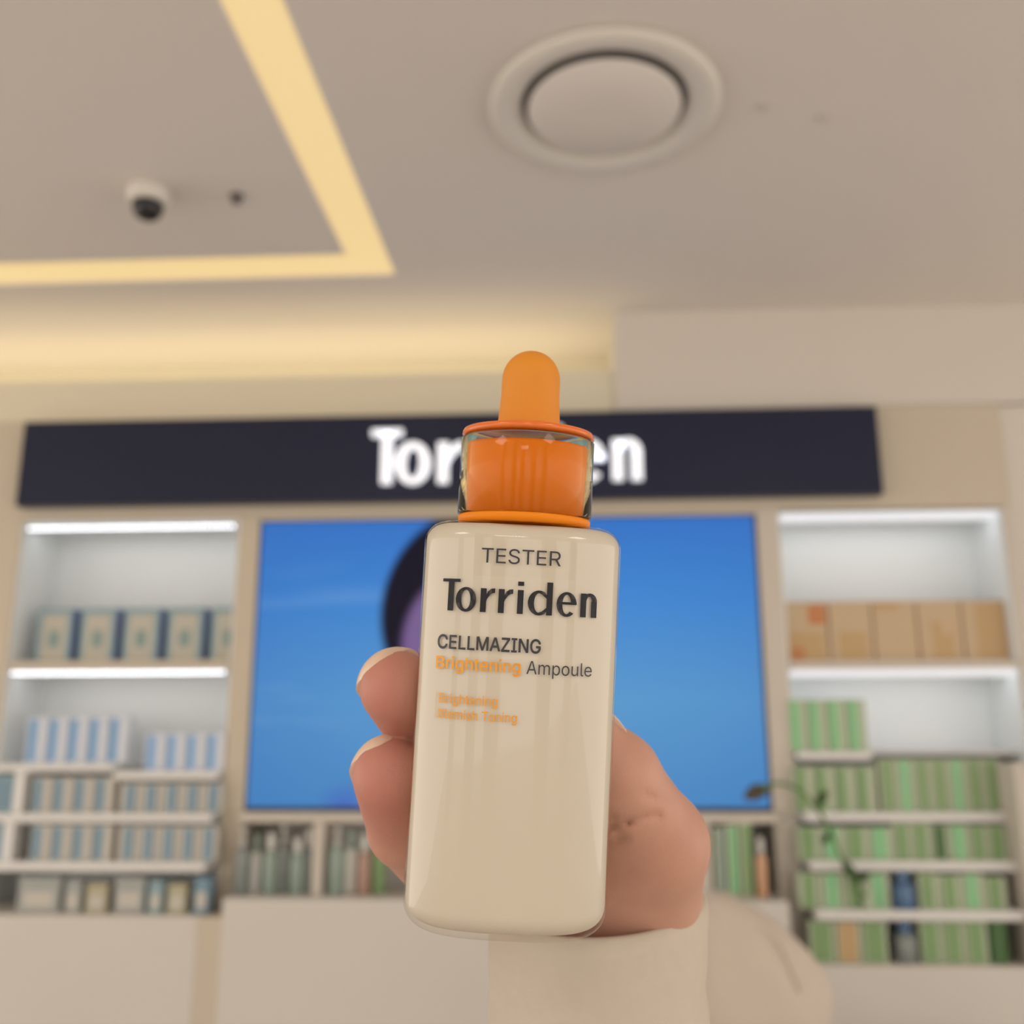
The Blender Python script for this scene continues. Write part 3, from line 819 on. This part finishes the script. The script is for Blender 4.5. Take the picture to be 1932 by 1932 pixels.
lathe('cap_sleeve', [(0.0129, CB + 0.0002), (0.0137, CB + 0.0001), (0.01405, CB + 0.0004), (0.01405, CT - 0.0018), (0.0138, CT - 0.0015), (0.0130, CT - 0.0015), (0.0129, CT - 0.002), (0.0129, CB + 0.0002)], M_CLEAR, bot, 96, caps=False)
lathe('cap_top', [(0.0060, CT - 0.0013), (0.0134, CT - 0.0013), (0.01395, CT - 0.0009), (0.0139, CT - 0.0003), (0.0136, CT + 0.0002), (0.0125, CT + 0.0004), (0.0060, CT + 0.0004)], mat('cap_top_orange', s2l(224, 112, 40), 0.15, 0.5), bot, 96)
bp = [(0.0066, CT + 0.0004), (0.0066, CT + 0.002), (0.0064, CT + 0.005), (0.0062, CT + 0.008), (0.0062, CT + 0.0115)]
for k in range(1, 13):
    a = math.radians(90 * k / 12); bp.append((max(0.00025, 0.0062 * math.cos(a) ** 0.96), CT + 0.0115 + 0.0064 * math.sin(a)))
lathe('dropper_bulb', bp, M_BULB, bot, 64)


# print on the glass
def front_y(x, off=0.00005):
    q = min(0.999, abs(x) / A_); return -(B_ * (1 - q ** EX) ** (1 / EX)) - off


def to_local(px, py):
    """measured print position -> x, z on the bottle's front"""
    d = ray(px, py); o = CAMPOS - B0
    y = -B_
    for _ in range(12):
        t = (y - float(o @ ydir)) / float(d @ ydir)
        P = o + d * t; x = float(P @ xdir); y = front_y(x)
    return x, float(P @ axis)


def wrap_mesh(me, name, material, parent, off=0.00006):
    bm = bmesh.new(); bm.from_mesh(me)
    bmesh.ops.triangulate(bm, faces=list(bm.faces))
    x = -0.019
    while x < 0.019:
        bmesh.ops.bisect_plane(bm, geom=list(bm.verts) + list(bm.edges) + list(bm.faces), dist=1e-8, plane_co=(x, 0, 0), plane_no=(1, 0, 0))
        x += 0.0008
    for v in bm.verts: v.co.y = front_y(v.co.x, off)
    me2 = bpy.data.meshes.new(name); bm.to_mesh(me2); bm.free()
    return link(name, me2, material, parent)


FONT = None
try:
    fp = os.path.join(bpy.utils.resource_path('LOCAL'), 'datafiles', 'fonts', 'Inter.woff2')
    if os.path.exists(fp): FONT = bpy.data.fonts.load(fp)
except Exception:
    FONT = None


def glyph_mesh(body, weight):
    """filled outlines of a line of type, thickened by a stroke along each outline"""
    c = bpy.data.curves.new('type', 'FONT'); c.body = body
    if FONT: c.font = FONT
    c.size = 1.0; c.fill_mode = 'NONE'; c.resolution_u = 5
    o = bpy.data.objects.new('type', c); col.objects.link(o)
    dg = bpy.context.evaluated_depsgraph_get(); dg.update()
    me = bpy.data.meshes.new_from_object(o.evaluated_get(dg))
    bpy.data.objects.remove(o)
    nxt = {e.vertices[0]: e.vertices[1] for e in me.edges}
    co = [Vector((v.co.x, v.co.y)) for v in me.vertices]
    seen = set(); loops = []
    adj = {}
    for e in me.edges:
        adj.setdefault(e.vertices[0], []).append(e.vertices[1]); adj.setdefault(e.vertices[1], []).append(e.vertices[0])
    for v0 in range(len(co)):
        if v0 in seen or v0 not in adj: continue
        lp = [v0]; seen.add(v0); cur = nxt.get(v0, adj[v0][0])
        while cur not in seen:
            lp.append(cur); seen.add(cur)
            cand = [q for q in adj[cur] if q not in seen]
            if not cand: break
            cur = cand[0]
        pts_ = [co[i] for i in lp]
        q = [pts_[0]]
        for p_ in pts_[1:]:
            if (p_ - q[-1]).length > 1e-4: q.append(p_)
        if len(q) > 2 and (q[0] - q[-1]).length < 1e-4: q.pop()
        if len(q) > 2: loops.append(q)

    # fill by winding number, so that overlapping outlines stay solid
    from mathutils.geometry import delaunay_2d_cdt
    flat = [p_ for l in loops for p_ in l]; ed = []; k0 = 0
    for l in loops:
        ed += [(k0 + i, k0 + (i + 1) % len(l)) for i in range(len(l))]; k0 += len(l)
    vv, _, ff, _, _, _ = delaunay_2d_cdt(flat, ed, [], 0, 1e-6)
    A0 = np.array([flat[i][:] for i, j in ed]); A1 = np.array([flat[j][:] for i, j in ed])
    verts = [Vector((p_.x, p_.y, 0)) for p_ in vv]; faces = []
    for f_ in ff:
        c_ = sum((np.array(vv[i][:]) for i in f_), np.zeros(2)) / len(f_)
        d0, d1 = A0 - c_, A1 - c_
        cr = d0[:, 0] * d1[:, 1] - d0[:, 1] * d1[:, 0]
        up = (d0[:, 1] <= 0) & (d1[:, 1] > 0) & (cr > 0); dn = (d0[:, 1] > 0) & (d1[:, 1] <= 0) & (cr < 0)
        if up.sum() != dn.sum(): faces.append(tuple(f_))
    if weight > 0:
        for l in loops:
            n = len(l); k0 = len(verts)
            for i in range(n):
                d = (l[(i + 1) % n] - l[i - 1]); d = d.normalized() if d.length > 1e-9 else Vector((1, 0))
                nn = Vector((-d.y, d.x)) * weight
                verts += [Vector((l[i].x + nn.x, l[i].y + nn.y, 0)), Vector((l[i].x - nn.x, l[i].y - nn.y, 0))]
            for i in range(n):
                j = (i + 1) % n
                faces.append((k0 + 2 * i, k0 + 2 * i + 1, k0 + 2 * j + 1, k0 + 2 * j))
    m_ = bpy.data.meshes.new('type'); m_.from_pydata([tuple(v) for v in verts], [], faces); m_.update()
    return m_


def text_print(name, body, px0, px1, py, cap_h, material, weight=0.0):
    """body set between two measured x positions with its baseline at py (measured at the left end)"""
    x0, z0 = to_local(px0, py); x1, _ = to_local(px1, py + (px1 - px0) * 0.05)
    me = glyph_mesh(body, weight)
    co = np.array([v.co[:] for v in me.vertices])
    xa, xb = co[:, 0].min(), co[:, 0].max()
    ch = 0.509 if FONT else 0.70
    sx = (x1 - x0) / (xb - xa); sz = cap_h * 0.1975 / F / ch
    for v in me.vertices:
        X_, Z_ = v.co.x, v.co.y
        v.co = (x0 + (X_ - xa) * sx, 0, z0 + Z_ * sz)
    return wrap_mesh(me, name, material, bot)


M_INK = mat('ink_charcoal', s2l(52, 50, 52), 0.4); M_INKO = mat('ink_orange', s2l(236, 160, 38), 0.4)
M_INKT = mat('ink_black', s2l(40, 36, 40), 0.4)
# transparent sticker under TESTER
x0, z0 = to_local(892, 1085); x1, z1 = to_local(1088, 1016)
bm = bmesh.new(); n = 24
for i in range(n):
    xs = [x0 + (x1 - x0) * (i + j) / n for j in (0, 1)]
    vv = [bm.verts.new((xs[0], front_y(xs[0], 0.00003), z0)), bm.verts.new((xs[1], front_y(xs[1], 0.00003), z0)), bm.verts.new((xs[1], front_y(xs[1], 0.00003), z1)), bm.verts.new((xs[0], front_y(xs[0], 0.00003), z1))]
    bm.faces.new(vv)
stk = build('tester_sticker', bm, thin_clear('clear_sticker', (0.985, 0.98, 0.97, 1), 1.25, 0.1), bot, True)
text_print('tester_print', 'TESTER', 908, 1058, 1061, 28, M_INKT, 0.0)
text_print('product_print', 'CELLMAZING', 825, 1020, 1222, 25.5, M_INK, 0.016)
text_print('product_print', 'Brightening', 822, 982, 1260, 23, M_INKO, 0.012)
text_print('product_print', 'Ampoule', 993, 1116, 1271.5, 24.5, M_INK, 0.0)
text_print('product_print', 'Brightening', 828, 938, 1325, 17.5, M_INKO, 0.006)
text_print('product_print', 'Blemish Toning', 826, 975, 1353.5, 17, M_INKO, 0.006)
x0, z0 = to_local(820, 1354); _, z1 = to_local(822, 1304)
bm = bmesh.new(); bm.faces.new([bm.verts.new((x, 0, z)) for x, z in ((x0, z0), (x0 + 0.00012, z0), (x0 + 0.00012, z1), (x0, z1))])
me = bpy.data.meshes.new('rule'); bm.to_mesh(me); bm.free()
wrap_mesh(me, 'print_rule', mat('ink_pale_gold', s2l(216, 186, 120), 0.4), bot)
# logo word
GL = glyphs(0.18, 0.085)
x0, z0 = to_local(833, 1151); x1, _ = to_local(1125, 1166); _, zt = to_local(833, 1091)
for ch, ox in WORD:
    bm = letter_mesh(GL[ch], (x1 - x0) / WORDW, zt - z0, 0.0)
    bmesh.ops.delete(bm, geom=[f for f in bm.faces if f.calc_area() < 1e-14], context='FACES')
    bmesh.ops.translate(bm, verts=list(bm.verts), vec=(x0 + ox * (x1 - x0) / WORDW, 0, z0))
    me = bpy.data.meshes.new('logo_letter'); bm.to_mesh(me); bm.free()
    wrap_mesh(me, 'logo_letter', M_INK, bot, 0.00006)

# ------------------------------------------------------------------ the hand: one continuous surface grown from a distance field
def c3(px, py, d): return np.array([(px - 966) / F * d, -(py - 966) / F * d, d]) * 1000.0 if d < 1 else np.array([(px - 966) / F * d, -(py - 966) / F * d, d])


def P3(px, py, dmm): return c3(px, py, float(dmm) + 1e-6)      # millimetres in lens axes


THUMB = [(1218, 1690, 256, 14.0), (1236, 1592, 243, 12.2), (1160, 1464, 235, 9.9), (1112, 1402, 233, 7.8)]
INDEX = [(1120, 1520, 258, 10.5), (905, 1405, 265, 9.4), (800, 1374, 238, 8.5), (750, 1298, 221, 8.2)]
MIDDLE = [(1040, 1590, 264, 10.5), (852, 1650, 258, 9.6), (768, 1562, 235, 8.9), (738, 1464, 222, 8.4)]
RING = [(985, 1660, 268, 10.0), (880, 1665, 281, 9.2), (850, 1640, 272, 8.4), (900, 1630, 256, 7.8)]
PINKY = [(985, 1700, 272, 9.0), (910, 1690, 288, 8.0), (890, 1670, 282, 7.4), (930, 1668, 268, 7.0)]
PALM = [((1190, 1800, 264, 16.0), (1150, 1570, 262, 12.0)), ((1130, 1800, 268, 16), (1060, 1600, 268, 12)), ((1060, 1800, 268, 15), (1000, 1660, 272, 12)),
        ((1050, 1790, 270, 14), (1000, 1690, 276, 11)), ((1200, 1700, 258, 13), (1120, 1570, 262, 11)), ((1236, 1600, 246, 10), (1110, 1540, 262, 9.5))]
ARM = [((1185, 1780, 263, 16.5), (1195, 2150, 262, 18)), ((1070, 1780, 267, 15.5), (1065, 2150, 266, 18))]


def seg_d(Pg, a, b):
    pa, ra = P3(*a[:3]), a[3]; pb, rb = P3(*b[:3]), b[3]
    ba = (pb - pa).astype(np.float32); L2 = float(ba @ ba)
    v = Pg - pa.astype(np.float32)
    t = np.clip((v @ ba) / L2, 0, 1)
    d = np.sqrt(((v - t[..., None] * ba) ** 2).sum(-1))
    return d - (ra + (rb - ra) * t)


def smin(a, b, k):
    h = np.clip(0.5 + 0.5 * (b - a) / k, 0, 1)
    return b + (a - b) * h - k * h * (1 - h)


def chain(Pg, ch, k=1.5):
    d = None
    for a, b in zip(ch, ch[1:]):
        q = seg_d(Pg, a, b); d = q if d is None else smin(d, q, k)
    return d


def hand_sdf(Pg):
    palm = None
    for a, b in PALM + ARM:
        q = seg_d(Pg, a, b); palm = q if palm is None else smin(palm, q, 6.0)
    fing = chain(Pg, INDEX)
    for ch in (MIDDLE, RING, PINKY): fing = smin(fing, chain(Pg, ch), 0.6)
    th = chain(Pg, THUMB, 3.0)
    d = smin(palm, th, 5.0)
    d = smin(d, fing, 2.5)
    # skin folds where the thumb meets the palm and at the finger joints
    U = 966 + F * Pg[..., 0] / Pg[..., 2]; V_ = 966 - F * Pg[..., 1] / Pg[..., 2]
    for (a, b, dep) in (((1140, 1560), (1185, 1552), 0.9), ((1185, 1552), (1242, 1538), 0.6), ((1145, 1592), (1180, 1582), 0.8), ((1152, 1540), (1166, 1578), 0.6), ((1148, 1700), (1190, 1640), 0.4), ((1215, 1500), (1262, 1515), 0.3)):
        ba = np.array(b, np.float32) - a; vx, vy = U - a[0], V_ - a[1]
        t = np.clip((vx * ba[0] + vy * ba[1]) / float(ba @ ba), 0, 1)
        q = ((vx - t * ba[0]) ** 2 + (vy - t * ba[1]) ** 2) / 64.0
        d = d + 1.5 * dep * np.exp(-q / 0.9) * (Pg[..., 2] < 250)
    # pressed flat against the bottle
    W = Pg / 1000.0
    world = W[..., 0:1] * CR.astype(np.float32) + W[..., 1:2] * CU.astype(np.float32) + W[..., 2:3] * CF.astype(np.float32) + (CAMPOS - B0).astype(np.float32)
    lx, ly, lz = world @ xdir.astype(np.float32), world @ ydir.astype(np.float32), world @ axis.astype(np.float32)
    rr = ((np.abs(lx) / A_) ** EX + (np.abs(ly) / B_) ** EX) ** (1 / EX)
    bd = (rr - 1.0) * 0.017 * 1000.0
    bd = np.maximum(bd, np.maximum(-lz, lz - BH) * 1000.0)
    return np.maximum(d, 0.15 - bd)


def surface_nets(sdf, lo, hi, h):
    ax = [np.arange(lo[i], hi[i], h, dtype=np.float32) for i in range(3)]
    n = [len(a) for a in ax]
    val = np.empty(n, np.float32)
    for i0 in range(0, n[0], 16):
        g = np.stack(np.meshgrid(ax[0][i0:i0 + 16], ax[1], ax[2], indexing='ij'), -1)
        val[i0:i0 + 16] = sdf(g)
    ins = val < 0
    cells = tuple(slice(0, m_ - 1) for m_ in n)
    cnt = np.zeros([m_ - 1 for m_ in n], np.int8)
    offs = [(i, j, k) for i in (0, 1) for j in (0, 1) for k in (0, 1)]
    for o in offs: cnt += ins[o[0]:n[0] - 1 + o[0], o[1]:n[1] - 1 + o[1], o[2]:n[2] - 1 + o[2]]
    act = np.argwhere((cnt > 0) & (cnt < 8))
    idx = -np.ones(cnt.shape, np.int64); idx[tuple(act.T)] = np.arange(len(act))
    acc = np.zeros((len(act), 3)); num = np.zeros(len(act))
    for o in offs:
        for a_ in range(3):
            if o[a_]: continue
            p_ = list(o); p_[a_] = 1
            v0 = val[act[:, 0] + o[0], act[:, 1] + o[1], act[:, 2] + o[2]]; v1 = val[act[:, 0] + p_[0], act[:, 1] + p_[1], act[:, 2] + p_[2]]
            cr = (v0 < 0) != (v1 < 0)
            t = np.where(cr, v0 / np.where(cr, v0 - v1, 1), 0)
            pos = np.tile(np.array(o, float), (len(act), 1)); pos[:, a_] += t
            acc[cr] += pos[cr]; num[cr] += 1
    verts = (act + acc / num[:, None]) * h + np.array(lo)
    faces = []
    for a_ in range(3):
        b_, c_ = (a_ + 1) % 3, (a_ + 2) % 3
        s0 = [slice(0, m_) for m_ in n]; s1 = list(s0)
        s0[a_] = slice(0, n[a_] - 1); s1[a_] = slice(1, n[a_])
        e = np.argwhere(ins[tuple(s0)] != ins[tuple(s1)])
        e = e[(e[:, b_] > 0) & (e[:, c_] > 0) & (e[:, b_] < n[b_] - 1) & (e[:, c_] < n[c_] - 1)]
        flip = ins[tuple(e.T)]
        q = []
        for db, dc_ in ((1, 1), (0, 1), (0, 0), (1, 0)):
            c = e.copy(); c[:, b_] -= db; c[:, c_] -= dc_; q.append(idx[tuple(c.T)])
        q = np.stack(q, 1); q[~flip] = q[~flip][:, ::-1]
        faces.append(q)
    return verts, np.concatenate(faces)


def cam2world(v): return CAMPOS + (v[:, 0:1] * CR + v[:, 1:2] * CU + v[:, 2:3] * CF) / 1000.0


lo = (-45.0, -150.0, 205.0); hi = (62.0, -22.0, 305.0)
V, Q = surface_nets(hand_sdf, lo, hi, 0.75)
# relax
nb = np.zeros_like(V); 
for it in range(3):
    nb[:] = 0; ct = np.zeros(len(V))
    for i in range(4):
        a, b = Q[:, i], Q[:, (i + 1) % 4]
        np.add.at(nb, a, V[b]); np.add.at(ct, a, 1); np.add.at(nb, b, V[a]); np.add.at(ct, b, 1)
    V = V * 0.5 + 0.5 * nb / np.maximum(ct, 1)[:, None]
org = cs(1130, 1800, 0.266)
me = bpy.data.meshes.new('hand'); me.from_pydata((cam2world(V) - org).tolist(), [], Q.tolist()); me.update()


def skin_mat():
    mt = bpy.data.materials.new('skin'); mt.use_nodes = True
    nt = mt.node_tree; N = nt.nodes; L = nt.links; b = N['Principled BSDF']
    tc = N.new('ShaderNodeTexCoord')
    n1 = N.new('ShaderNodeTexNoise'); n1.inputs['Scale'].default_value = 45; n1.inputs['Detail'].default_value = 3; L.new(tc.outputs['Object'], n1.inputs['Vector'])
    cr = N.new('ShaderNodeValToRGB'); L.new(n1.outputs['Fac'], cr.inputs[0])
    cr.color_ramp.elements[0].position = 0.3; cr.color_ramp.elements[0].color = (0.50, 0.255, 0.185, 1)
    cr.color_ramp.elements[1].position = 0.7; cr.color_ramp.elements[1].color = (0.56, 0.315, 0.228, 1)
    sx_ = N.new('ShaderNodeSeparateXYZ'); L.new(tc.outputs['Object'], sx_.inputs[0])
    mr = N.new('ShaderNodeMapRange'); mr.inputs['From Min'].default_value = -0.034; mr.inputs['From Max'].default_value = -0.044
    L.new(sx_.outputs['X'], mr.inputs['Value'])
    mz = N.new('ShaderNodeMapRange'); mz.inputs['From Min'].default_value = 0.022; mz.inputs['From Max'].default_value = 0.038
    L.new(sx_.outputs['Z'], mz.inputs['Value'])
    mm = N.new('ShaderNodeMath'); mm.operation = 'MULTIPLY'; L.new(mr.outputs[0], mm.inputs[0]); L.new(mz.outputs[0], mm.inputs[1])
    mx = N.new('ShaderNodeMix'); mx.data_type = 'RGBA'; L.new(mm.outputs[0], mx.inputs[0]); L.new(cr.outputs[0], mx.inputs[6]); mx.inputs[7].default_value = (0.51, 0.215, 0.165, 1)   # rosy finger pads
    L.new(mx.outputs[2], b.inputs['Base Color'])
    b.inputs['Roughness'].default_value = 0.5; b.inputs['Specular IOR Level'].default_value = 0.35
    b.inputs['Subsurface Weight'].default_value = 0.25; b.inputs['Subsurface Radius'].default_value = (1.0, 0.35, 0.2); b.inputs['Subsurface Scale'].default_value = 0.003
    n2 = N.new('ShaderNodeTexNoise'); n2.inputs['Scale'].default_value = 900; n2.inputs['Detail'].default_value = 3; L.new(tc.outputs['Object'], n2.inputs['Vector'])
    bp_ = N.new('ShaderNodeBump'); bp_.inputs['Strength'].default_value = 0.25; bp_.inputs['Distance'].default_value = 0.0003
    L.new(n2.outputs['Fac'], bp_.inputs['Height']); L.new(bp_.outputs['Normal'], b.inputs['Normal'])
    return mt


hand = link('hand', me, skin_mat(), None, True); hand.location = tuple(org)
tag(hand, 'right hand with palm to the viewer gripping the serum bottle from behind', 'hand')
M_NAIL = mat('nail', (0.74, 0.53, 0.40, 1), 0.3, 0.5, sss=0.1)


def nail(ch, dors, half=60, back=5.0, front=7.3, rad=0.3):
    a, b = P3(*ch[-2][:3]), P3(*ch[-1][:3]); r = ch[-1][3] + rad
    t = (b - a) / np.linalg.norm(b - a); n_ = np.array(dors, float); n_ -= t * (n_ @ t); n_ /= np.linalg.norm(n_); s_ = np.cross(t, n_)
    nu, nv = 16, 14
    top, bot_ = [], []
    for j in range(nv + 1):
        v = j / nv; along = -back + (front + back) * v
        wfac = 1.0 - 0.16 * max(0, v - 0.55) / 0.45
        rr = r if along <= 0 else math.sqrt(max(0.04, r ** 2 - along ** 2))
        for i in range(nu + 1):
            an = math.radians(-half + 2 * half * i / nu) * wfac
            rnd = 1.6 * abs(i / nu * 2 - 1) ** 3 * max(0, v - 0.6) / 0.4
            for lst, th in ((top, 0.45), (bot_, -1.0)):
                lst.append(b + t * (along - rnd) + (n_ * math.cos(an) + s_ * math.sin(an)) * (rr + th))
    vs_ = np.array(top + bot_); K = len(top); fs = []
    W_ = nu + 1
    for j in range(nv):
        for i in range(nu):
            q = (j * W_ + i, j * W_ + i + 1, (j + 1) * W_ + i + 1, (j + 1) * W_ + i)
            fs.append(q); fs.append(tuple(K + x for x in q[::-1]))
    for j in range(nv):
        for i in (0, nu):
            fs.append((j * W_ + i, (j + 1) * W_ + i, K + (j + 1) * W_ + i, K + j * W_ + i))
    for i in range(nu):
        for j in (0, nv):
            fs.append((j * W_ + i, j * W_ + i + 1, K + j * W_ + i + 1, K + j * W_ + i))
    m_ = bpy.data.meshes.new('fingernail'); m_.from_pydata((cam2world(vs_) - org).tolist(), [], fs); m_.update()
    bm = bmesh.new(); bm.from_mesh(m_); bmesh.ops.recalc_face_normals(bm, faces=list(bm.faces))
    for e in bm.edges:
        if len(e.link_faces) == 2 and e.calc_face_angle(0) > 0.7: e.smooth = False
    bm.to_mesh(m_); bm.free()
    return link('fingernail', m_, M_NAIL, hand, True)


nail(INDEX, (-0.25, 0.05, 0.95))
nail(MIDDLE, (-0.3, 0.0, 0.95), front=7.9)
nail(THUMB, (0.85, 0.2, 0.6), half=45, back=4, front=6.0)

# sleeve around the wrist: an open tube with a folded cuff
def sleeve():
    seg = 64; rings = []
    prof = [(1697, 0.0, 265), (1695, 1.0, 265), (1697, 2.2, 265), (1730, 2.4, 265), (1800, 2.6, 265), (1850, 2.2, 264), (1900, 2.8, 263), (1960, 3.0, 262), (2060, 4, 260), (2140, 5, 258), (2140, 2, 258), (1900, 0.4, 263), (1730, 0.0, 265)]
    vs_ = []
    for (py, off, dep) in prof:
        c0 = P3(1128, py, dep - 3)
        for k in range(seg):
            t = 2 * math.pi * k / seg
            fold = 0.35 * math.sin(5 * t + py * 0.02) * (off > 1)
            rise = 1.6 * math.cos(t) if py < 1740 else 0
            vs_.append(c0 + np.array([(25.2 + off + fold) * math.cos(t), rise, (23.0 + off + fold) * math.sin(t)]))
    fs = []
    n_ = len(prof)
    for i in range(n_):
        for k in range(seg):
            fs.append((i * seg + k, i * seg + (k + 1) % seg, ((i + 1) % n_) * seg + (k + 1) % seg, ((i + 1) % n_) * seg + k))
    m_ = bpy.data.meshes.new('sleeve'); m_.from_pydata((cam2world(np.array(vs_)) - org).tolist(), [], fs); m_.update()
    bm = bmesh.new(); bm.from_mesh(m_); bmesh.ops.recalc_face_normals(bm, faces=list(bm.faces)); bm.to_mesh(m_); bm.free()
    o = link('sleeve', m_, mat('sleeve_cloth', (0.55, 0.485, 0.40, 1), 0.9, 0.1, noise=0.04, nscale=300, bump=0.25), hand, True)
    o['label'] = 'cream fabric sleeve cuff'
    return o


sleeve()
